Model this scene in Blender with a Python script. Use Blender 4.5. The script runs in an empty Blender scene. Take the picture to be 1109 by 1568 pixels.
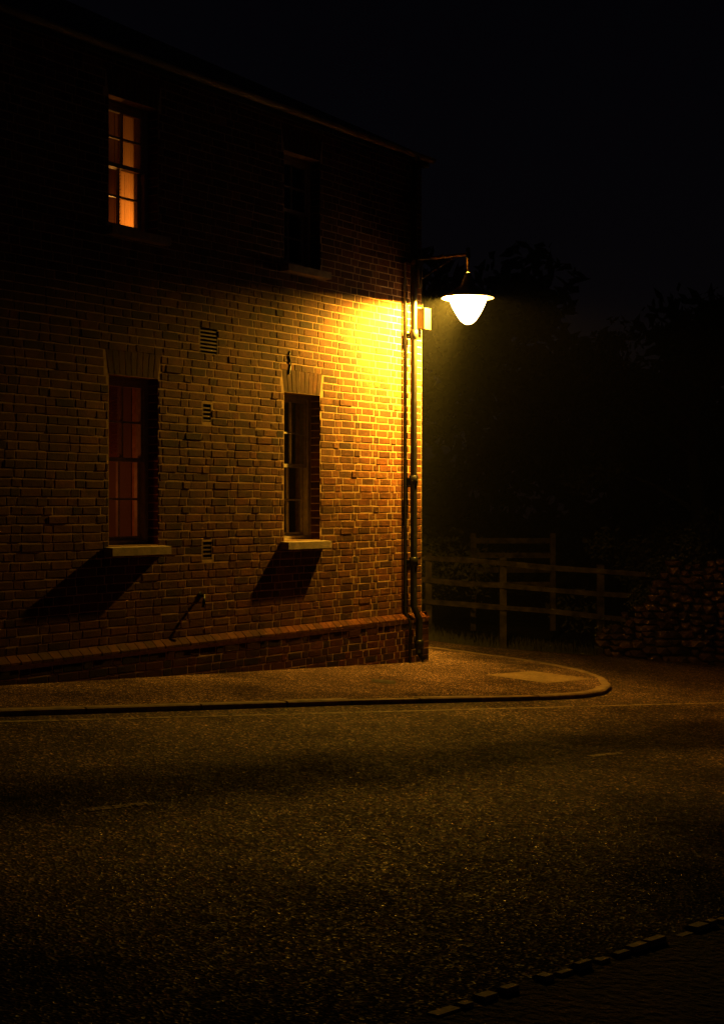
import bpy, bmesh, math, random
from mathutils import Vector, Matrix
R = random.Random(7)
scene = bpy.context.scene
COL = scene.collection

# ------------------------------------------------------------------ helpers
def link(o, parent=None):
    COL.objects.link(o)
    if parent: o.parent = parent
    return o
def empty(name, loc=(0,0,0), rz=0):
    e = bpy.data.objects.new(name, None); e.location = loc; e.rotation_euler = (0,0,rz)
    e.empty_display_size = .2
    return link(e)
def bm_obj(name, bm, mats, parent=None, smooth=False):
    me = bpy.data.meshes.new(name); bm.to_mesh(me); bm.free()
    for m in (mats if isinstance(mats,(list,tuple)) else [mats]): me.materials.append(m)
    if smooth:
        for p in me.polygons: p.use_smooth = True
    return link(bpy.data.objects.new(name, me), parent)
def box(bm, x0,x1,y0,y1,z0,z1, mi=0):
    v=[bm.verts.new(p) for p in ((x0,y0,z0),(x1,y0,z0),(x1,y1,z0),(x0,y1,z0),(x0,y0,z1),(x1,y0,z1),(x1,y1,z1),(x0,y1,z1))]
    for f in ((3,2,1,0),(4,5,6,7),(0,1,5,4),(1,2,6,5),(2,3,7,6),(3,0,4,7)):
        fc=bm.faces.new([v[i] for i in f]); fc.material_index=mi
    return v
def quad(bm, pts, mi=0):
    f=bm.faces.new([bm.verts.new(p) for p in pts]); f.material_index=mi; return f
def tube(bm, pts, radii, n=10, cap=True, mi=0):
    pts=[Vector(p) for p in pts]
    if not isinstance(radii,(list,tuple)): radii=[radii]*len(pts)
    rings=[]
    for i,p in enumerate(pts):
        d=(pts[min(i+1,len(pts)-1)]-pts[max(i-1,0)]).normalized()
        up=Vector((0,0,1)) if abs(d.z)<.9 else Vector((1,0,0))
        a=d.cross(up).normalized(); b=d.cross(a).normalized()
        rings.append([bm.verts.new(p+(a*math.cos(2*math.pi*k/n)+b*math.sin(2*math.pi*k/n))*radii[i]) for k in range(n)])
    for i in range(len(rings)-1):
        for k in range(n):
            f=bm.faces.new((rings[i][k],rings[i][(k+1)%n],rings[i+1][(k+1)%n],rings[i+1][k])); f.smooth=True; f.material_index=mi
    if cap:
        for r in (rings[0],rings[-1]):
            f=bm.faces.new(r); f.material_index=mi
def lathe(bm, cx, cy, prof, n=40, mi=0):
    rings=[]
    for r,z in prof:
        rings.append([bm.verts.new((cx+r*math.cos(2*math.pi*k/n),cy+r*math.sin(2*math.pi*k/n),z)) for k in range(n)])
    for i in range(len(rings)-1):
        for k in range(n):
            f=bm.faces.new((rings[i][k],rings[i][(k+1)%n],rings[i+1][(k+1)%n],rings[i+1][k])); f.smooth=True; f.material_index=mi

# ------------------------------------------------------------------ materials
def new_mat(name):
    m=bpy.data.materials.new(name); m.use_nodes=True
    nt=m.node_tree; b=nt.nodes['Principled BSDF']
    return m,nt,b
def N(nt,t,**kw):
    n=nt.nodes.new(t)
    for k,v in kw.items():
        if k in n.inputs: n.inputs[k].default_value=v
        else: setattr(n,k,v)
    return n
def objcoord(nt):
    return N(nt,'ShaderNodeTexCoord').outputs['Object']
def noise(nt,co,scale,detail=4,rough=.55):
    n=N(nt,'ShaderNodeTexNoise'); n.inputs['Scale'].default_value=scale; n.inputs['Detail'].default_value=detail; n.inputs['Roughness'].default_value=rough
    nt.links.new(co,n.inputs['Vector']); return n
def ramp(nt,fac,stops):
    r=N(nt,'ShaderNodeValToRGB'); e=r.color_ramp.elements
    C=lambda c:(c[0],c[1],c[2],1) if isinstance(c,(tuple,list)) else (c,c,c,1)
    e[0].position=stops[0][0]; e[0].color=C(stops[0][1])
    e[1].position=stops[-1][0]; e[1].color=C(stops[-1][1])
    for p,c in stops[1:-1]:
        k=e.new(p); k.color=C(c)
    nt.links.new(fac,r.inputs['Fac']); return r
def mixc(nt,a,b,fac,mode='MULTIPLY'):
    m=N(nt,'ShaderNodeMix'); m.data_type='RGBA'; m.blend_type=mode
    for sock,val in ((m.inputs[6],a),(m.inputs[7],b),(m.inputs[0],fac)):
        if hasattr(val,'links') or hasattr(val,'is_linked'): nt.links.new(val,sock)
        else: sock.default_value=val if not isinstance(val,tuple) else (*val,1)
    return m.outputs[2]
def bump(nt,b,h,strength,dist,prev=None):
    n=N(nt,'ShaderNodeBump'); n.inputs['Strength'].default_value=strength; n.inputs['Distance'].default_value=dist
    nt.links.new(h,n.inputs['Height'])
    if prev: nt.links.new(prev,n.inputs['Normal'])
    nt.links.new(n.outputs[0],b.inputs['Normal']); return n.outputs[0]
def mathn(nt,op,a,b=None,c=None):
    m=N(nt,'ShaderNodeMath'); m.operation=op
    for i,v in enumerate((a,b,c)):
        if v is None: continue
        if hasattr(v,'is_linked'): nt.links.new(v,m.inputs[i])
        else: m.inputs[i].default_value=v
    return m.outputs[0]

def mat_simple(name,col,rough=.6,metal=0,nscale=12,var=.35,bs=.25,bd=.004,spec=.5):
    m,nt,b=new_mat(name); co=objcoord(nt)
    n=noise(nt,co,nscale,5)
    r=ramp(nt,n.outputs[0],[(.3,1-var),(.7,1.0)])
    nt.links.new(mixc(nt,col,r.outputs[0],1.0),b.inputs['Base Color'])
    b.inputs['Roughness'].default_value=rough; b.inputs['Metallic'].default_value=metal
    b.inputs['Specular IOR Level'].default_value=spec
    n2=noise(nt,co,nscale*8,3); bump(nt,b,n2.outputs[0],bs,bd)
    return m
def mat_brick():
    m,nt,b=new_mat('old_brick'); co=objcoord(nt)
    at=N(nt,'ShaderNodeAttribute'); at.attribute_name='Col'
    n=noise(nt,co,30,6,.75); r=ramp(nt,n.outputs[0],[(.28,.5),(.5,.9),(.75,1.2)])
    c=mixc(nt,at.outputs['Color'],r.outputs[0],1.0)
    n5=noise(nt,co,7,4,.6); r5=ramp(nt,n5.outputs[0],[(.32,.55),(.55,1.0),(.75,1.15)])
    c=mixc(nt,c,r5.outputs[0],1.0)
    n3=noise(nt,co,1.3,5,.6); r3=ramp(nt,n3.outputs[0],[(.35,.58),(.6,1.05)])
    c=mixc(nt,c,r3.outputs[0],1.0)
    nt.links.new(c,b.inputs['Base Color'])
    b.inputs['Roughness'].default_value=.9; b.inputs['Specular IOR Level'].default_value=.12
    n2=noise(nt,co,55,6,.75)
    bump(nt,b,n2.outputs[0],.6,.007)
    return m
def mat_mortar():
    m,nt,b=new_mat('lime_mortar'); co=objcoord(nt)
    n=noise(nt,co,16,6,.7); r=ramp(nt,n.outputs[0],[(.3,(.2,.12,.06)),(.7,(.44,.28,.15))])
    nt.links.new(r.outputs[0],b.inputs['Base Color']); b.inputs['Roughness'].default_value=.95
    b.inputs['Specular IOR Level'].default_value=.1
    n2=noise(nt,co,90,4,.7); bump(nt,b,n2.outputs[0],.6,.005)
    return m
def mat_asphalt(name,base,scale=110,light_bands=False,glit=.5,tint=(1.38,.82,.64)):
    m,nt,b=new_mat(name); co=objcoord(nt)
    v=N(nt,'ShaderNodeTexVoronoi'); v.inputs['Scale'].default_value=scale; nt.links.new(co,v.inputs['Vector'])
    sep=N(nt,'ShaderNodeSeparateColor'); nt.links.new(v.outputs['Color'],sep.inputs[0])
    T=lambda k:tuple(base*k*t for t in tint)
    r=ramp(nt,sep.outputs[0],[(0,T(.3)),(.6,T(.72)),(.88,T(1.3)),(1,T(9))])
    c=r.outputs[0]
    n=noise(nt,co,.9,5,.65); rr=ramp(nt,n.outputs[0],[(.3,.28),(.62,1.3)])
    f=rr.outputs[0]
    n4=noise(nt,co,14,4,.7); r4=ramp(nt,n4.outputs[0],[(.3,.4),(.7,1.35)])
    f=mixc(nt,f,r4.outputs[0],1.0)
    if light_bands:   # dark shade band and bright lit and glint bands painted along the carriageway
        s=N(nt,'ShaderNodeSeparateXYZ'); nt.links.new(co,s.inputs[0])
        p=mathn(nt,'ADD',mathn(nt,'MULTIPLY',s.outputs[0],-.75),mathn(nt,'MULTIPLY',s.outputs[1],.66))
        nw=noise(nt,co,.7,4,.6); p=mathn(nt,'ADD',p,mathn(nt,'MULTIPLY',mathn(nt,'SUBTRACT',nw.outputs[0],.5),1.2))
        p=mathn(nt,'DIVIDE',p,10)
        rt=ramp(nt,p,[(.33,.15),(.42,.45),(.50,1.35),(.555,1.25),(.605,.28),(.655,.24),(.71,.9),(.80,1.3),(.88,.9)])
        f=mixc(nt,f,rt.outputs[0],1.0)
    nt.links.new(mixc(nt,c,f,1.0),b.inputs['Base Color'])
    r2=ramp(nt,sep.outputs[1],[(0,.5),(.5,.85),(1,.95)]); nt.links.new(r2.outputs[0],b.inputs['Roughness'])
    r3=ramp(nt,sep.outputs[2],[(0,glit*.08),(.85,glit*.15),(.95,glit),(1,glit*1.5)])
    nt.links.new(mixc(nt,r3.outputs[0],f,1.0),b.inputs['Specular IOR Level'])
    b.inputs['Specular Tint'].default_value=(1,.74,.58,1)
    bump(nt,b,v.outputs['Distance'],.8,.010)
    return m
BR=mat_brick(); MO=mat_mortar()
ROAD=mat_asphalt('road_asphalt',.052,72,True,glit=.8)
PAVE=mat_asphalt('pavement_asphalt',.09,120,glit=.2)
KERB=mat_simple('granite_kerb',(.30,.2,.14),.75,nscale=9,var=.6,bs=.6,bd=.006,spec=.15)
PAINTL=mat_simple('worn_road_paint',(.42,.3,.21),.7,nscale=22,var=.8,bs=.5,spec=.15)
TACT=mat_simple('buff_tactile_paving',(.24,.16,.10),.8,nscale=6,var=.3,spec=.15)
STONE=mat_simple('sill_stone',(.34,.24,.15),.85,nscale=10,var=.6,bs=.6,bd=.006)
BLACKP=mat_simple('black_iron_paint',(.008,.007,.006),.38,nscale=15,var=.5,bs=.3,bd=.002,spec=.25)
GUT=mat_simple('old_gutter_paint',(.13,.10,.08),.6,nscale=5,var=.8)
HOODM=mat_simple('dark_green_enamel',(.02,.02,.018),.5,nscale=12,var=.3)
HOODI=mat_simple('reflector_enamel',(.5,.48,.42),.4,nscale=12,var=.1)
FRAME=mat_simple('sash_paint',(.38,.31,.22),.5,nscale=20,var=.4,bs=.2)
GREYP=mat_simple('grey_plastic_box',(.016,.013,.010),.55,nscale=14,var=.3,spec=.15)
GALV=mat_simple('painted_steel',(.09,.075,.06),.5,nscale=14,var=.4,spec=.3)
DARKI=mat_simple('room_plaster',(.16,.12,.09),.9,nscale=3,var=.3)
SLATE=mat_simple('roof_slate',(.05,.05,.055),.6,nscale=5,var=.5,bs=.5)
WOOD=mat_simple('weathered_timber',(.085,.058,.042),.85,nscale=7,var=.85,bs=.7,bd=.008,spec=.15)
SOIL=mat_simple('rough_grass_ground',(.03,.022,.013),.95,nscale=3,var=.7,bs=1,bd=.05,spec=.1)
RUB=mat_simple('rubble_stone',(.13,.068,.043),.9,nscale=4,var=.9,bs=.9,bd=.02,spec=.1)
GRILLE=mat_simple('terracotta_vent',(.15,.08,.045),.8,nscale=10,var=.4,spec=.2)
BARK=mat_simple('bark',(.05,.04,.03),.95,nscale=6,var=.6,bs=1,bd=.03)
def mat_leaf(name,c1,c2):
    m,nt,b=new_mat(name); co=objcoord(nt)
    n=noise(nt,co,1.6,4); r=ramp(nt,n.outputs[0],[(.35,c1),(.65,c2)])
    nt.links.new(r.outputs[0],b.inputs['Base Color']); b.inputs['Roughness'].default_value=.7; b.inputs['Specular IOR Level'].default_value=.2
    return m
LEAF=mat_leaf('leaves',(.03,.03,.012),(.07,.06,.025))
GRASS=mat_leaf('grass_blades',(.035,.033,.018),(.07,.06,.03))
def mat_glass():
    m,nt,b=new_mat('window_glass'); nt.nodes.remove(b)
    out=nt.nodes['Material Output']
    t=N(nt,'ShaderNodeBsdfTransparent'); t.inputs[0].default_value=(.88,.9,.88,1)
    g=N(nt,'ShaderNodeBsdfGlossy'); g.inputs['Roughness'].default_value=.06
    lw=N(nt,'ShaderNodeLayerWeight'); lw.inputs[0].default_value=.5
    f=mathn(nt,'MULTIPLY_ADD',mathn(nt,'POWER',lw.outputs['Facing'],5.0),.94,.05)
    co=objcoord(nt); n=noise(nt,co,3,2); bp=N(nt,'ShaderNodeBump'); bp.inputs['Strength'].default_value=.15; bp.inputs['Distance'].default_value=.02
    nt.links.new(n.outputs[0],bp.inputs['Height']); nt.links.new(bp.outputs[0],g.inputs['Normal'])
    mx=N(nt,'ShaderNodeMixShader'); nt.links.new(f,mx.inputs[0]); nt.links.new(t.outputs[0],mx.inputs[1]); nt.links.new(g.outputs[0],mx.inputs[2])
    nt.links.new(mx.outputs[0],out.inputs[0]); return m
GLASS=mat_glass()
def mat_bowl():
    m,nt,b=new_mat('lit_lantern_bowl'); nt.nodes.remove(b)
    out=nt.nodes['Material Output']
    t=N(nt,'ShaderNodeBsdfTransparent'); t.inputs[0].default_value=(1,.95,.85,1)
    e=N(nt,'ShaderNodeEmission'); e.inputs[0].default_value=(1,.60,.24,1); e.inputs[1].default_value=30
    mx=N(nt,'ShaderNodeMixShader'); mx.inputs[0].default_value=.4
    nt.links.new(t.outputs[0],mx.inputs[1]); nt.links.new(e.outputs[0],mx.inputs[2]); nt.links.new(mx.outputs[0],out.inputs[0])
    return m
BOWL=mat_bowl()
def mat_cloth(name,fac,c1,c2):
    m,nt,b=new_mat(name); 
    b.inputs['Base Color'].default_value=(*c1,1); b.inputs['Roughness'].default_value=.8
    t=N(nt,'ShaderNodeBsdfTranslucent'); t.inputs[0].default_value=(*c2,1)
    mx=N(nt,'ShaderNodeMixShader'); mx.inputs[0].default_value=fac
    nt.links.new(b.outputs[0],mx.inputs[1]); nt.links.new(t.outputs[0],mx.inputs[2]); nt.links.new(mx.outputs[0],nt.nodes['Material Output'].inputs[0])
    return m
BLIND=mat_cloth('blind_slat',.25,(.4,.2,.08),(.28,.13,.05))
NET=mat_cloth('thin_curtain',.65,(.55,.34,.16),(.85,.5,.2))

# ------------------------------------------------------------------ terrain
RD=-.036
def ss(t):
    t=max(0,min(1,t)); return t*t*(3-2*t)
def H(x,y):
    cx=max(-12,min(14,x)); cy=max(-8,min(24,y))
    return -.08*(cx-.652)-.0108*(cy-17.2)-.35*ss((y-20.3)/4)*ss((x-.2)/1.5)
def sheet(name,xs,ys,dz,mat,parent=None):
    bm=bmesh.new(); g=[[bm.verts.new((x,y,H(x,y)+dz)) for x in xs] for y in ys]
    for j in range(len(ys)-1):
        for i in range(len(xs)-1):
            bm.faces.new((g[j][i],g[j][i+1],g[j+1][i+1],g[j+1][i]))
    return bm_obj(name,bm,mat,parent,smooth=True)
fx=[-12+.5*i for i in range(53)]; fy=[-8+.5*i for i in range(65)]
sheet('ground',[-400,-120,-50,-25]+fx+[25,50,120,400],[-400,-120,-40,-16]+fy+[30,50,120,400],-.12,SOIL)
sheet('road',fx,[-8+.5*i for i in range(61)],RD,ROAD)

KP=[(-9.3,3.85),(-2.258,10.72),(-1.253,11.70),(-.076,12.85),(1.087,13.9),(1.75,14.5),(2.1,14.9),(2.38,15.4),(2.56,16.1),(2.62,16.95),(2.5,17.65),(2.2,18.25),(1.75,18.68),(1.2,19.1),(.75,19.45),(-.3,20.4),(-5,24.0)]
def poly(name,pts,dz,mat,parent=None):
    bm=bmesh.new(); f=bm.faces.new([bm.verts.new((x,y,H(x,y)+dz)) for x,y in pts])
    if f.normal.z<0: f.normal_flip()
    bm.normal_update(); bmesh.ops.triangulate(bm,faces=bm.faces[:])
    return bm_obj(name,bm,mat,parent)
poly('pavement',KP+[(-9.3,19)],0,PAVE)
def resample(pl):
    L=[0]
    for a,b in zip(pl,pl[1:]): L.append(L[-1]+math.dist(a,b))
    def at(d):
        for i in range(len(pl)-1):
            if d<=L[i+1] or i==len(pl)-2:
                t=(d-L[i])/(L[i+1]-L[i]); return Vector((pl[i][0]+(pl[i+1][0]-pl[i][0])*t,pl[i][1]+(pl[i+1][1]-pl[i][1])*t))
    return at,L[-1]
def kerb(name,pl,w,inner_sign,z_top,z_bot,step,mat,jit=.004,gap=.012,skip=0):
    at,LL=resample(pl); bm=bmesh.new(); d=0
    while d<LL-.1:
        l=step*R.uniform(.75,1.2); nseg=3
        if R.random()<skip: d+=l; continue
        d1=min(d+l-gap*R.uniform(.5,1.8),LL); hz=R.uniform(-jit,jit); ho=R.uniform(-jit,jit)
        prev=None
        for k in range(nseg+1):
            dd=d+(d1-d)*k/nseg; p=at(dd); q=at(min(dd+.05,LL)); q0=at(max(dd-.05,0)); t=(q-q0).normalized()
            n=Vector((-t.y,t.x))*inner_sign
            o=p-n*ho; i=p+n*w; o2=p-n*ho+n*.015
            zo=H(p.x,p.y)
            ring=[bm.verts.new((o.x,o.y,zo+z_bot)),bm.verts.new((o.x,o.y,zo+z_top+hz-.012)),bm.verts.new((o2.x,o2.y,zo+z_top+hz)),bm.verts.new((i.x,i.y,zo+z_top+hz)),bm.verts.new((i.x,i.y,zo+z_bot))]
            if prev:
                for a in range(4): bm.faces.new((prev[a],prev[a+1],ring[a+1],ring[a]))
            else: bm.faces.new(ring)
            prev=ring
        bm.faces.new(prev); d+=l
    bmesh.ops.recalc_face_normals(bm,faces=bm.faces[:])
    return bm_obj(name,bm,mat)
kerb('pavement_kerb',KP,.12,1,.008,-.1,.9,KERB)
nd=Vector((.81,1.0)).normalized(); n0=Vector((.09,4.70))
NK=[tuple(n0+nd*t) for t in (-8,14)]
poly('near_verge',[NK[0],(-4,-7.5),(13.5,-7.5),(13.5,14.5),NK[1]],RD+.004,SOIL)
kerb('verge_kerb',[NK[0],tuple(n0),NK[1]],.05,-1,RD+.014,-.1,.13,KERB,jit=.014,gap=.035,skip=.12)
def stripe(bm,a,b,w,dz,n=40,worn=.0):
    a=Vector(a); b=Vector(b); t=(b-a).normalized(); nn=Vector((-t.y,t.x))*w/2
    for k in range(n):
        if R.random()<worn: continue
        p=a+(b-a)*k/n; q=a+(b-a)*(k+1)/n; j=R.uniform(.6,1.1); jj=R.uniform(.6,1.1)
        pts=[p-nn*j,q-nn*jj,q+nn*j,p+nn*jj]
        quad(bm,[(v.x,v.y,H(v.x,v.y)+dz) for v in pts])
bm=bmesh.new(); ld=Vector((5.472,4.82)).normalized(); la=Vector((-2.2,10.45))
stripe(bm,la-ld*7,la+ld*13,.065,RD+.004,700,.12)
bm_obj('edge_line_marking',bm,PAINTL)
bm=bmesh.new(); cd=Vector((2.9,3.3)).normalized(); ca=Vector((-1.2,7.74))
for k in range(-1,4):
    p=ca+cd*4.42*k
    for o in (-.02,0,.02):
        q=p+Vector((-cd.y,cd.x))*o; stripe(bm,q-cd*.2,q+cd*.2,.022,RD+.004,36,.3)
bm_obj('centre_line_marking',bm,PAINTL)
bm=bmesh.new(); tp=Vector((1.85,16.35)); tt=Vector((.55,.83)); tn=Vector((.83,-.55))
for i in range(3):
    for j in range(2):
        c=tp+tt*(i*.36-.36)+tn*(j*.36-.18)
        vs=[c+tt*a*.176+tn*b*.176 for a,b in ((-1,-1),(1,-1),(1,1),(-1,1))]
        quad(bm,[(v.x,v.y,H(v.x,v.y)+.006) for v in vs])
        for a in range(5):
            for b_ in range(5):
                p=c+tt*(a-2)*.065+tn*(b_-2)*.065; z=H(p.x,p.y)+.006
                top=[bm.verts.new((p.x+.012*math.cos(q*1.047),p.y+.012*math.sin(q*1.047),z+.006)) for q in range(6)]
                bot=[bm.verts.new((p.x+.02*math.cos(q*1.047),p.y+.02*math.sin(q*1.047),z)) for q in range(6)]
                bm.faces.new(top)
                for q in range(6): bm.faces.new((bot[q],bot[(q+1)%6],top[(q+1)%6],top[q]))
bm_obj('tactile_paving',bm,TACT)
bm=bmesh.new(); c=Vector((.2,14.6))
vs=[c+Vector((a*.11,b*.15)) for a,b in ((-1,-1),(1,-1),(1,1),(-1,1))]
quad(bm,[(v.x,v.y,H(v.x,v.y)+.004) for v in vs]); bm_obj('stopcock_cover',bm,BLACKP)

# ------------------------------------------------------------------ house
RZ=math.atan2(-.8327,-.5538)
house=empty('brick_house',(.652,17.2,0),RZ)
LEN=9.6; DEP=7.0; TOP=5.46
cols=[(1.93,2.53),(4.36,4.98),(6.85,7.47)]
ops=[(a,b,1.37,2.80) for a,b in cols]+[(a,b,4.04,5.13) for a,b in cols]
VENTS=[(3.63,3.76,2.46,2.62),(3.62,3.76,1.22,1.38),(3.54,3.80,3.06,3.31)]
holes=ops+VENTS
ARCH=.23
def pick(pal,j0=.88,j1=1.1):
    c=R.choice(pal); j=R.uniform(j0,j1); return (c[0]*j,c[1]*j*R.uniform(.95,1.05),c[2]*j,1)
PALW=[(.36,.21,.10),(.38,.225,.11),(.34,.19,.088),(.33,.18,.085),(.40,.25,.13),(.36,.205,.1),(.37,.215,.1),(.35,.195,.09),(.30,.16,.075),(.25,.14,.07)]
PALP=[(.22,.080,.045),(.26,.095,.055),(.19,.065,.04),(.16,.06,.035),(.27,.11,.06)]
def brick(bm,lay,q,d0,d1,col,mp,ins=.004):
    cx=sum(p[0] for p in q)/4; cz=sum(p[1] for p in q)/4
    base=[bm.verts.new(mp(p[0],d0,p[1])) for p in q]
    fr=[]
    for p in q:
        dx=cx-p[0]; dz=cz-p[1]
        fr.append(bm.verts.new(mp(p[0]+math.copysign(min(ins*R.uniform(.6,2.4),abs(dx)*.6),dx),d1+R.uniform(-.001,.001),p[1]+math.copysign(min(ins*R.uniform(.6,2.2),abs(dz)*.6),dz))))
    fs=[bm.faces.new(fr)]
    for i in range(4): fs.append(bm.faces.new((base[i],base[(i+1)%4],fr[(i+1)%4],fr[i])))
    for f in fs:
        for l in f.loops: l[lay]=col
def course_wall(bm,lay,x0,x1,z0,z1,holes,arches,d0,mp,pal,ch=.0725,bl=.225,m=.009):
    z=z0; row=0
    while z+ch*.6<z1:
        zt=min(z+ch-m,z1); zc=(z+zt)/2
        cuts=[(a,b) for a,b,c,d in holes if c-.01<zc<d+.01]+[(a-.04,b+.04) for a,b,c in arches if c<zc<c+ARCH]
        cuts.sort(); ivs=[]; cur=x0
        for a,b in cuts:
            if a>cur: ivs.append((cur,a))
            cur=max(cur,b)
        if cur<x1: ivs.append((cur,x1))
        x=x0-(0 if row%2==0 else .17); k=row%2
        edges=[x]
        while x<x1:
            x+= ((bl+.003) if k==0 else .113)*R.uniform(.95,1.05); k^=1
            edges.append(x)
        ph=row*.13
        for a,b in zip(edges,edges[1:]):
            for p,q in ivs:
                s=max(a,p); e=min(b,q)
                if e-s<.03: continue
                s+=m*R.uniform(.2,.8); e-=m*R.uniform(.2,.8)
                wv=.003*math.sin(s*1.7+z*.9)+.0018*math.sin(s*4.1+ph); w=R.uniform(-.002,.002)+wv
                dep=R.uniform(.0018,.004)+(R.random()<.06)*R.uniform(-.001,.005)
                brick(bm,lay,[(s,z+w),(e,z+w+R.uniform(-.002,.002)),(e,zt+w+R.uniform(-.002,.001)),(s,zt+w)],d0,d0+dep,pick(pal),mp)
        z+=ch; row+=1
front=lambda s,o,z:(s,o,z)
side=lambda s,o,z:(-o,-s,z)
bm=bmesh.new(); lay=bm.loops.layers.color.new('Col')
course_wall(bm,lay,0,LEN,.545,TOP,holes,[(a,b,d) for a,b,c,d in ops],0,front,PALW)
course_wall(bm,lay,0,DEP,.545,TOP,[],[],0,side,PALW)
for a,b,c,d in ops:
    n=9
    for i in range(n):
        f0=i/n; f1=(i+1)/n; g=.0025
        s0=a+(b-a)*f0+g; s1=a+(b-a)*f1-g; t0=(a-.04)+(b-a+.08)*f0+g; t1=(a-.04)+(b-a+.08)*f1-g
        brick(bm,lay,[(s0,d+.004),(s1,d+.004),(t1,d+ARCH-.008),(t0,d+ARCH-.008)],0,R.uniform(.0015,.0025),pick([(.32,.18,.085)],.85,1.05),front,.002)
for a,b,c,d in ops:
    z=c
    while z<d:
        for (xx,sg) in ((a,1),(b,-1)):
            q=[(.002,z),(.112,z),(.112,min(z+.062,d)),(.002,min(z+.062,d))]
            mp=lambda s,o,zz,xx=xx,sg=sg:(xx+sg*o,-s,zz)
            brick(bm,lay,q,0,.004,pick(PALW),mp,.003)
        z+=.0725
PZ=.47
course_wall(bm,lay,-.062,LEN,-.5,PZ,[],[],.055,front,PALP)
course_wall(bm,lay,-.062,DEP,-.5,PZ,[],[],.055,side,PALP)
def slopecourse(L,mp):
    x=-.066
    while x<L:
        e=x+.113-.008; j=R.uniform(-.003,.003)
        col=pick([(.34,.18,.10),(.3,.15,.08)])
        v=[bm.verts.new(mp(*p)) for p in ((x,.068+j,PZ),(e,.068+j,PZ),(e,.068+j,PZ+.02),(x,.068+j,PZ+.02),(e,.004,PZ+.072),(x,.004,PZ+.072),(x,0,PZ),(e,0,PZ))]
        fs=[bm.faces.new([v[i] for i in t]) for t in ((0,1,2,3),(3,2,4,5),(0,3,5,6),(1,7,4,2),(0,6,7,1))]
        for f in fs:
            for l in f.loops: l[lay]=col
        x+=.113
slopecourse(LEN,front); slopecourse(DEP,side)
bmesh.ops.recalc_face_normals(bm,faces=bm.faces[:])
bm_obj('brickwork',bm,BR,house)
bm=bmesh.new()
xs=sorted({0,LEN,*[h[0] for h in holes],*[h[1] for h in holes]}); zs=sorted({-.6,TOP,*[h[2] for h in holes],*[h[3] for h in holes]})
def inh(x,z): return any(a<x<b and c<z<d for a,b,c,d in holes)
for i in range(len(xs)-1):
    for j in range(len(zs)-1):
        if not inh((xs[i]+xs[i+1])/2,(zs[j]+zs[j+1])/2):
            quad(bm,[(xs[i],0,zs[j]),(xs[i],0,zs[j+1]),(xs[i+1],0,zs[j+1]),(xs[i+1],0,zs[j])])
for a,b,c,d in ops:
    for pts in ([(a,0,c),(a,-.3,c),(a,-.3,d),(a,0,d)],[(b,0,c),(b,-.3,c),(b,-.3,d),(b,0,d)],[(a,0,d),(a,-.3,d),(b,-.3,d),(b,0,d)],[(a,0,c),(a,-.3,c),(b,-.3,c),(b,0,c)]): quad(bm,pts)
quad(bm,[(0,0,-.6),(0,-DEP,-.6),(0,-DEP,TOP),(0,0,TOP)])
quad(bm,[(LEN,0,-.6),(LEN,-DEP,-.6),(LEN,-DEP,TOP),(LEN,0,TOP)])
quad(bm,[(0,-DEP,-.6),(LEN,-DEP,-.6),(LEN,-DEP,TOP),(0,-DEP,TOP)])
quad(bm,[(-.055,.055,-.6),(LEN,.055,-.6),(LEN,.055,PZ),(-.055,.055,PZ)])
quad(bm,[(-.055,.055,-.6),(-.055,-DEP,-.6),(-.055,-DEP,PZ),(-.055,.055,PZ)])
bm_obj('wall_core',bm,MO,house)
bm=bmesh.new(); ov=.06; z0=TOP+.07
e=[(-ov,ov,z0),(LEN+ov,ov,z0),(LEN+ov,-DEP-ov,z0),(-ov,-DEP-ov,z0)]
r1=(3.4,-DEP/2,z0+1.9); r2=(LEN-3.4,-DEP/2,z0+1.9)
quad(bm,[e[0],e[1],r2,r1]); quad(bm,[e[2],e[3],r1,r2])
bm.faces.new([bm.verts.new(p) for p in (e[3],e[0],r1)]); bm.faces.new([bm.verts.new(p) for p in (e[1],e[2],r2)])
quad(bm,[(x,y,TOP+.003) for x,y in ((-ov,ov),(LEN+ov,ov),(LEN+ov,-DEP-ov),(-ov,-DEP-ov))])
bm_obj('roof',bm,SLATE,house)
bm=bmesh.new()
box(bm,-ov,LEN+ov,ov-.02,ov,TOP-.04,z0); box(bm,-ov,-ov+.02,-DEP,ov-.022,TOP-.04,z0)
bm_obj('fascia',bm,SLATE,house)
bm=bmesh.new()
def halfgutter(p0,p1,out):
    p0=Vector(p0);p1=Vector(p1);out=Vector(out); pr=None
    n=8
    for k in range(n+1):
        a=math.pi*k/n; o=out*(-math.cos(a)*.045)+Vector((0,0,-math.sin(a)*.045))
        cur=(bm.verts.new(p0+o),bm.verts.new(p1+o))
        if pr: bm.faces.new((pr[0],pr[1],cur[1],cur[0]))
        pr=cur
halfgutter((-ov,ov+.05,TOP+.04),(LEN+ov,ov+.05,TOP+.04),(0,1,0))
bm_obj('gutter',bm,GUT,house)

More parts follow.
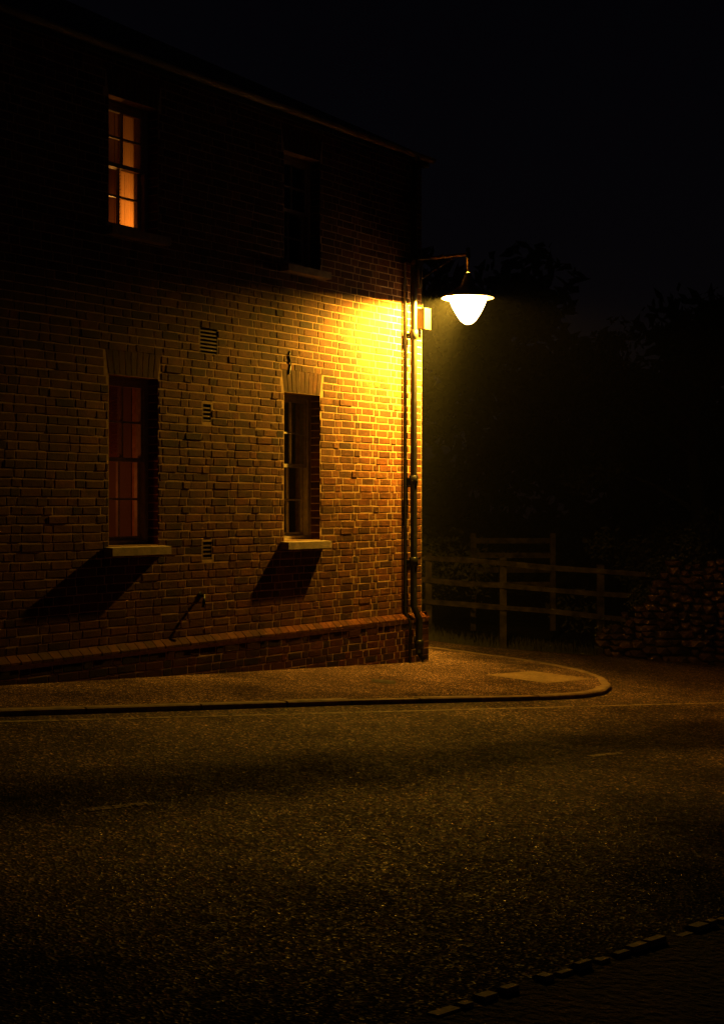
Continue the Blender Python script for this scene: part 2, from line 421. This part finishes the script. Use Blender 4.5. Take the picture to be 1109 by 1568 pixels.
def window(a,b,c,d,idx):
    par=bpy.data.objects.new('sash_window_%d'%idx,None); link(par,house)
    bm=bmesh.new(); r=-.115; fw=.045; fd=.10
    box(bm,a,a+fw,r-fd,r,c,d); box(bm,b-fw,b,r-fd,r,c,d); box(bm,a+fw,b-fw,r-fd,r,d-fw,d); box(bm,a+fw,b-fw,r-fd,r,c,c+fw*.8)
    mid=(c+d)/2-.005
    def sash(z0,z1,y):
        st=.035; A=a+fw; B=b-fw
        box(bm,A,A+st,y-.035,y,z0,z1); box(bm,B-st,B,y-.035,y,z0,z1)
        box(bm,A+st,B-st,y-.035,y,z0,z0+st); box(bm,A+st,B-st,y-.035,y,z1-st,z1)
        m=(A+B)/2; zm=(z0+z1)/2
        box(bm,m-.009,m+.009,y-.03,y-.003,z0+st,z1-st)
        box(bm,A+st,m-.009,y-.03,y-.003,zm-.009,zm+.009); box(bm,m+.009,B-st,y-.03,y-.003,zm-.009,zm+.009)
        return (A,B,z0,z1,y-.018)
    g=[sash(mid,d-fw,r-.012),sash(c+fw*.8,mid+.035,r-.052)]
    bm_obj('frame',bm,FRAME,par)
    bm=bmesh.new()
    for A,B,z0,z1,y in g: quad(bm,[(A+.01,y,z1-.01),(B-.01,y,z1-.01),(B-.01,y,z0+.01),(A+.01,y,z0+.01)])
    bm_obj('glass',bm,GLASS,par)
    bm=bmesh.new(); v=box(bm,a-.06,b+.06,-.10,.10,c-.085,c-.005)
    v[6].co.z-=.012; v[7].co.z-=.012
    bm_obj('sill',bm,STONE,par)
    bm=bmesh.new(); box(bm,a-.5,b+.5,-1.8,-.31,c-.5,min(d+.3,TOP-.01)); 
    for f in bm.faces[:]:
        if abs(f.calc_center_median().y+.31)<.001: bm.faces.remove(f)
    y=-.31; A0,B0,C0,D0=a-.5,b+.5,c-.5,min(d+.3,TOP-.01)
    for x0,x1,zz0,zz1 in ((A0,a,C0,D0),(b,B0,C0,D0),(a,b,C0,c),(a,b,d,D0)): quad(bm,[(x0,y,zz0),(x1,y,zz0),(x1,y,zz1),(x0,y,zz1)])
    bm_obj('room',bm,DARKI,par)
    return par
wins=[window(*o,i+1) for i,o in enumerate(ops)]
def blinds(par,x0,x1,z0,z1,tilt=.5,mat=BLIND,y=-.27):
    bm=bmesh.new(); z=z0
    while z<z1:
        h=.013; w=.010
        quad(bm,[(x0,y-w*tilt,z-h),(x1,y-w*tilt,z-h),(x1,y+w*tilt,z+h),(x0,y+w*tilt,z+h)]); z+=.03
    for xx in (x0+.08,x1-.08): box(bm,xx-.003,xx+.003,y+.010,y+.012,z0,z1)
    bm_obj('venetian_blind',bm,mat,par)
def curtain(par,x0,x1,z0,z1,y=-.24,mat=NET,amp=.02):
    bm=bmesh.new(); n=60; pr=None
    for i in range(n+1):
        x=x0+(x1-x0)*i/n; yy=y+amp*math.sin(i*.9)+amp*.4*math.sin(i*2.3)
        cur=(bm.verts.new((x,yy,z0)),bm.verts.new((x,yy,z1)))
        if pr: bm.faces.new((pr[0],cur[0],cur[1],pr[1]))
        pr=cur
    bm_obj('curtain',bm,mat,par,smooth=True)
def roomlamp(par,loc,e,col=(1,.36,.07)):
    L=bpy.data.lights.new('room_lamp','POINT'); L.energy=e; L.color=col; L.shadow_soft_size=.06
    lo=bpy.data.objects.new('room_lamp',L); lo.location=loc; link(lo,par)
a,b,c,d=ops[4]
blinds(wins[4],a+.19,b,c,d,.9)
curtain(wins[4],a,a+.20,c,d,y=-.285,amp=.008)
roomlamp(wins[4],(a-.05,-.62,c+.08),11,(1,.38,.06))
a,b,c,d=ops[1]; blinds(wins[1],a+.22,b-.02,c+.72,d-.02,.9); roomlamp(wins[1],(b-.1,-.9,c+.45),6,(1,.2,.03))
a,b,c,d=ops[0]; curtain(wins[0],b-.20,b,c,d,y=-.27,amp=.012,mat=FRAME)
bm=bmesh.new()
for a,b,c,d in VENTS:
    box(bm,a+.003,b-.003,-.06,-.05,c+.003,d-.003)
    n=max(3,int((d-c)/.035))
    for i in range(n):
        z=c+.006+(d-c-.012)*i/n; box(bm,a+.010,b-.010,-.05,-.002,z,z+.014)
    box(bm,a+.003,a+.010,-.05,.0,c+.003,d-.003); box(bm,b-.010,b-.003,-.05,.0,c+.003,d-.003)
bm_obj('air_vents',bm,GRILLE,house)
bm=bmesh.new(); tube(bm,[(3.80,-.02,.90),(3.80,.05,.90),(3.82,.07,.86),(3.84,.075,.80)],.014,8)
tube(bm,[(3.80,-.01,.90),(3.80,.012,.90)],.03,8)
bm_obj('overflow_pipe',bm,BLACKP,house)
bm=bmesh.new(); tube(bm,[(2.45,.006,2.98),(2.43,.008,3.08),(2.455,.008,3.15),(2.44,.006,3.2)],.006,6); bm_obj('cable_clip',bm,BLACKP,house)
bm=bmesh.new(); dx=.30; dy=.085
tube(bm,[(dx,ov+.055,TOP),(dx,ov+.05,TOP-.12),(dx,dy,TOP-.35),(dx,dy,.62),(dx,dy+.07,.48),(dx,dy+.07,.12),(dx,dy+.14,.04)],.037,14)
for z in (5.0,4.35,3.55,1.98,1.1):
    tube(bm,[(dx,dy,z-.05),(dx,dy,z-.045),(dx,dy,z+.045),(dx,dy,z+.05)],[.04,.049,.049,.04],14)
    box(bm,dx-.075,dx+.075,.0,.02,z-.02,z+.02); box(bm,dx-.02,dx+.02,.02,dy-.03,z-.015,z+.015)
tube(bm,[(dx,dy+.07,.16),(dx,dy+.07,.17),(dx,dy+.07,.25),(dx,dy+.07,.26)],[.04,.05,.05,.04],14)
tube(bm,[(dx+.09,.03,4.3),(dx+.09,.03,2.0),(dx+.085,.03,.56),(dx+.085,.09,.46),(dx+.085,.09,-.02)],.012,8)
tube(bm,[(dx+.12,.025,4.1),(dx+.07,.03,3.9),(dx+.05,.03,3.0)],.006,6)
bm_obj('downpipe',bm,BLACKP,house)

# ------------------------------------------------------------------ street lamp on wall bracket
lamp=empty('street_lamp',(.652,17.2,0),RZ)
lx,ly,lz=.06,.62,3.935
bm=bmesh.new()
tube(bm,[(lx,.0,4.40),(lx,ly+.02,4.40)],.018,10)
tube(bm,[(lx,.0,4.16),(lx,.46,4.39)],.008,8)
box(bm,lx-.04,lx+.04,.012,.024,4.08,4.46)
tube(bm,[(lx,ly,4.44),(lx,ly,4.18)],.014,10)
tube(bm,[(lx,ly,4.36),(lx,ly,4.47)],[.026,.022],10)
bm_obj('bracket',bm,GALV,lamp)
bm=bmesh.new()
lathe(bm,lx,ly,[(.012,lz+.27),(.035,lz+.255),(.045,lz+.22),(.06,lz+.20),(.075,lz+.14),(.12,lz+.105),(.20,lz+.05),(.275,lz+.012),(.28,lz),(.278,lz-.006)],48)
bm_obj('hood',bm,HOODM,lamp)
bm=bmesh.new()
lathe(bm,lx,ly,[(.055,lz+.18),(.07,lz+.13),(.115,lz+.095),(.195,lz+.042),(.272,lz+.004),(.277,lz-.006)],48)
bm_obj('reflector',bm,HOODI,lamp)
bm=bmesh.new()
lathe(bm,lx,ly,[(.20,lz+.02),(.198,lz-.03),(.18,lz-.08),(.15,lz-.14),(.115,lz-.20),(.08,lz-.25),(.04,lz-.28),(.001,lz-.288)],40)
bm_obj('glass_bowl',bm,BOWL,lamp)
L=bpy.data.lights.new('lamp_bulb','POINT'); L.energy=1500; L.color=(1,.55,.045); L.shadow_soft_size=.045
lo=bpy.data.objects.new('lamp_bulb',L); lo.location=(lx,ly,lz+.052); link(lo,lamp)
# invented bulb profile: boosted toward the wall, cut toward the road and the fence
L.use_nodes=True; nt=L.node_tree; em=nt.nodes['Emission']
tc=nt.nodes.new('ShaderNodeTexCoord'); sp=nt.nodes.new('ShaderNodeSeparateXYZ'); nt.links.new(tc.outputs['Normal'],sp.inputs[0])
yy=mathn(nt,'MULTIPLY_ADD',sp.outputs[1],.5,.5)
ry=ramp(nt,yy,[(0,1.0),(.14,1.0),(.28,.6),(.38,.17),(.43,.085),(.5,.055),(.60,.042),(.72,.028),(1,.022)])
xx=mathn(nt,'MULTIPLY_ADD',sp.outputs[0],.5,.5)
rx=ramp(nt,xx,[(.1,.09),(.3,.17),(.42,1.0)])
st=mathn(nt,'MULTIPLY',ry.outputs[0],rx.outputs[0]); st=mathn(nt,'MULTIPLY',st,17)
nt.links.new(st,em.inputs['Strength'])
bm=bmesh.new(); box(bm,.02,.14,.02,.12,3.63,3.85); box(bm,.015,.145,.12,.128,3.625,3.855); tube(bm,[(.08,.06,3.85),(.08,.05,4.1),(.06,.03,4.3)],.008,6)
bm_obj('fuse_box',bm,GREYP,lamp)

# ------------------------------------------------------------------ fence
fence=empty('timber_fence',(0,0,0))
P=[Vector((-.6,26.4)),Vector((1.1,26.0)),Vector((2.28,25.4)),Vector((3.75,24.7)),Vector((4.6,24.4))]
ztop=[.95,.86,.80,.70,.64]
bm=bmesh.new()
for i in range(len(P)):
    x,y=P[i]; z=H(x,y)-.2; w=.055
    v=box(bm,x-w,x+w,y-w,y+w,z,ztop[i]+.06)
    for k in (4,5,6,7): v[k].co.z+=R.uniform(-.02,.02)
for i in range(len(P)-1):
    for k in range(3):
        a=Vector((*P[i],ztop[i]-.02-.36*k)); b=Vector((*P[i+1],ztop[i+1]-.02-.36*k))
        t=(b-a).normalized(); n=Vector((t.y,-t.x,0)).normalized()*.06; th=n.normalized()*.03
        a=a-t*.05; b=b+t*.05; sag=R.uniform(-.03,.03); m=(a+b)/2+Vector((0,0,sag))
        pr=None
        for p in (a,m,b):
            u=Vector((0,0,.04+R.uniform(-.006,.006))); ring=[bm.verts.new(p+n+u),bm.verts.new(p+n+th+u),bm.verts.new(p+n+th-u),bm.verts.new(p+n-u)]
            if pr:
                for q in range(4): bm.faces.new((pr[q],pr[(q+1)%4],ring[(q+1)%4],ring[q]))
            else: bm.faces.new(ring)
            pr=ring
        bm.faces.new(pr)
bmesh.ops.recalc_face_normals(bm,faces=bm.faces[:])
bm_obj('posts_and_rails',bm,WOOD,fence)
gate=empty('field_gate',(0,0,0)); bm=bmesh.new()
for k in range(4): box(bm,2.1,3.5,28.97,29.0,.2+k*.27,.28+k*.27+.02)
for x in (2.05,3.52): box(bm,x-.05,x+.05,28.93,29.04,-.6,1.2)
bm_obj('gate_bars',bm,WOOD,gate)

# ------------------------------------------------------------------ rubble stone wall with sloping end
bm=bmesh.new()
wa=Vector((3.35,21.6)); wdir=Vector((.93,-.12)).normalized(); wn=Vector((wdir.y,-wdir.x))
def prof(t): return -.05+ .95*ss(t/1.05)+ .05*math.sin(t*9)
t=0
while t<6:
    z=-.75; 
    while z<prof(t):
        w=R.uniform(.10,.26); h=R.uniform(.07,.14)
        c=Vector((wa.x+wdir.x*(t+R.uniform(-.05,.05)),wa.y+wdir.y*t,z+h/2))+Vector((wn.x,wn.y,0))*R.uniform(-.02,.04)
        s=bmesh.ops.create_icosphere(bm,subdivisions=1,radius=1)
        for v in s['verts']:
            p=v.co; q=Vector((max(-.75,min(.75,p.x)),max(-.75,min(.75,p.y)),max(-.75,min(.75,p.z))))
            q=Vector((q.x*w*.68,q.y*.2,q.z*h*.72))*R.uniform(.88,1.1)
            v.co=c+Vector((wdir.x*q.x+wn.x*q.y,wdir.y*q.x+wn.y*q.y,q.z))
        z+=h*.95
    t+=.155
bm_obj('rubble_stone_wall',bm,RUB)

# ------------------------------------------------------------------ vegetation
def leaves(bm,c,rad,n,size,mi=0):
    for _ in range(n):
        d=Vector((R.gauss(0,1),R.gauss(0,1),R.gauss(0,1))).normalized()*(R.random()**.45)
        p=Vector((c[0]+d.x*rad[0],c[1]+d.y*rad[1],c[2]+d.z*rad[2]))
        a=Vector((R.uniform(-1,1),R.uniform(-1,1),R.uniform(-1,1))).normalized(); b=a.orthogonal().normalized()
        s=size*R.uniform(.6,1.4)
        f=bm.faces.new([bm.verts.new(p+a*s),bm.verts.new(p+b*s*.5),bm.verts.new(p-a*s),bm.verts.new(p-b*s*.5)]); f.material_index=mi
def tree(name,x,y,h,cr):
    par=empty(name,(x,y,0)); z=H(x,y)-.2
    bm=bmesh.new(); tube(bm,[(0,0,z),(.05,0,h*.25),(-.08,.05,h*.5),(.05,0,h*.85)],[.2,.15,.11,.03],9)
    tips=[]
    for k in range(11):
        a=R.uniform(0,6.28); z0=h*R.uniform(.25,.7); l=cr*R.uniform(.6,1.1)
        e=Vector((math.cos(a)*l,math.sin(a)*l,z0+h*R.uniform(.1,.3)))
        tube(bm,[(0,0,z0),(e.x*.5,e.y*.5,z0+(e.z-z0)*.6),tuple(e)],[.06,.04,.012],6); tips.append(e)
    bm_obj('trunk',bm,BARK,par)
    bm=bmesh.new()
    for e in tips+[Vector((0,0,h*.9)),Vector((.3,0,h*.75))]:
        for _ in range(4):
            q=e+Vector((R.uniform(-.6,.6),R.uniform(-.6,.6),R.uniform(-.4,.5))); r=R.uniform(.3,.6)
            leaves(bm,q,(r,r,r*.7),100,.07)
    bm_obj('crown',bm,LEAF,par)
tree('broadleaf_tree',6.3,29.5,5.6,1.8)
tree('broadleaf_tree',9.5,33,7.0,2.3)
bm=bmesh.new()
for k in range(80):
    x=R.uniform(-2,10); y=R.uniform(27.5,29.5)
    if 1.8<x<3.8 and y<29.3: continue
    r=R.uniform(.35,.7); leaves(bm,(x,y,R.uniform(-.2,.7)+.25*math.sin(x)+(x>4)*.7),(r,r,r*.8),150,.055)
bm_obj('hedge',bm,LEAF)
# wood on the far side of the field
bm=bmesh.new()
for k in range(190):
    x=R.uniform(-8,26); y=R.uniform(44,50); top=7.4+1.2*math.sin(x*.55)+.8*math.sin(x*1.3+1)
    z=R.uniform(-.5,top); r=R.uniform(1.2,2.0)
    leaves(bm,(x,y,z),(r,r,r*.8),210,.28)
bm_obj('distant_wood',bm,LEAF)
bm=bmesh.new()
for k in range(26):
    t=R.uniform(.1,5); r=R.uniform(.15,.4)
    leaves(bm,(wa.x+wdir.x*t,wa.y+.5,prof(t)*.9+R.uniform(-.3,.35)),(r,r*.7,r),150,.035)
bm_obj('ivy_shrub',bm,LEAF)
bm=bmesh.new()
for _ in range(9000):
    x=R.uniform(-1,8); y=R.uniform(22.6,27.5); z=H(x,y)-.12; hh=R.uniform(.05,.2); dx=R.uniform(-.05,.05)
    bm.faces.new([bm.verts.new((x-.008,y,z)),bm.verts.new((x+.008,y,z)),bm.verts.new((x+dx,y+R.uniform(-.04,.04),z+hh))])
bm_obj('grass',bm,GRASS)

# ------------------------------------------------------------------ thin scattering volume added for a halo round the lamp
mm=bpy.data.materials.new('lamp_halo_volume'); mm.use_nodes=True; nt=mm.node_tree; nt.nodes.remove(nt.nodes['Principled BSDF'])
vs_=nt.nodes.new('ShaderNodeVolumeScatter'); vs_.inputs['Density'].default_value=.0015; vs_.inputs['Anisotropy'].default_value=.0
nt.links.new(vs_.outputs[0],nt.nodes['Material Output'].inputs['Volume'])
bm=bmesh.new(); box(bm,-6,10,14.5,19,-6,7); bm_obj('halo_box',bm,mm)

# ------------------------------------------------------------------ sky, moonlight
w=bpy.data.worlds.new('World'); scene.world=w; w.use_nodes=True; nt=w.node_tree
sky=nt.nodes.new('ShaderNodeTexSky'); sky.sky_type='NISHITA'; sky.sun_disc=False
el=math.radians(25); rot=math.radians(120); sky.sun_elevation=el; sky.sun_rotation=rot
bg=nt.nodes['Background']; bg.inputs[1].default_value=.00036
nt.links.new(mixc(nt,sky.outputs[0],(1.5,.85,1.0),1.0),bg.inputs[0])
S=bpy.data.lights.new('moon','SUN'); S.energy=.001; S.angle=math.radians(.5); S.color=(1,.93,.85)
so=bpy.data.objects.new('moon',S); link(so)
sd=Vector((math.sin(rot)*math.cos(el),math.cos(rot)*math.cos(el),math.sin(el)))
so.rotation_euler=sd.to_track_quat('Z','Y').to_euler()

# ------------------------------------------------------------------ camera
cam=bpy.data.cameras.new('camera'); co=bpy.data.objects.new('camera',cam); link(co)
co.location=(0,0,1.7); co.rotation_euler=(math.radians(90),0,0)
cam.sensor_fit='VERTICAL'; cam.sensor_height=36; cam.lens=36*2400/1568; cam.shift_y=-9/1568
cam.clip_end=2000; cam.clip_start=.05
scene.camera=co
scene.view_settings.view_transform='Standard'; scene.view_settings.look='None'; scene.view_settings.exposure=0
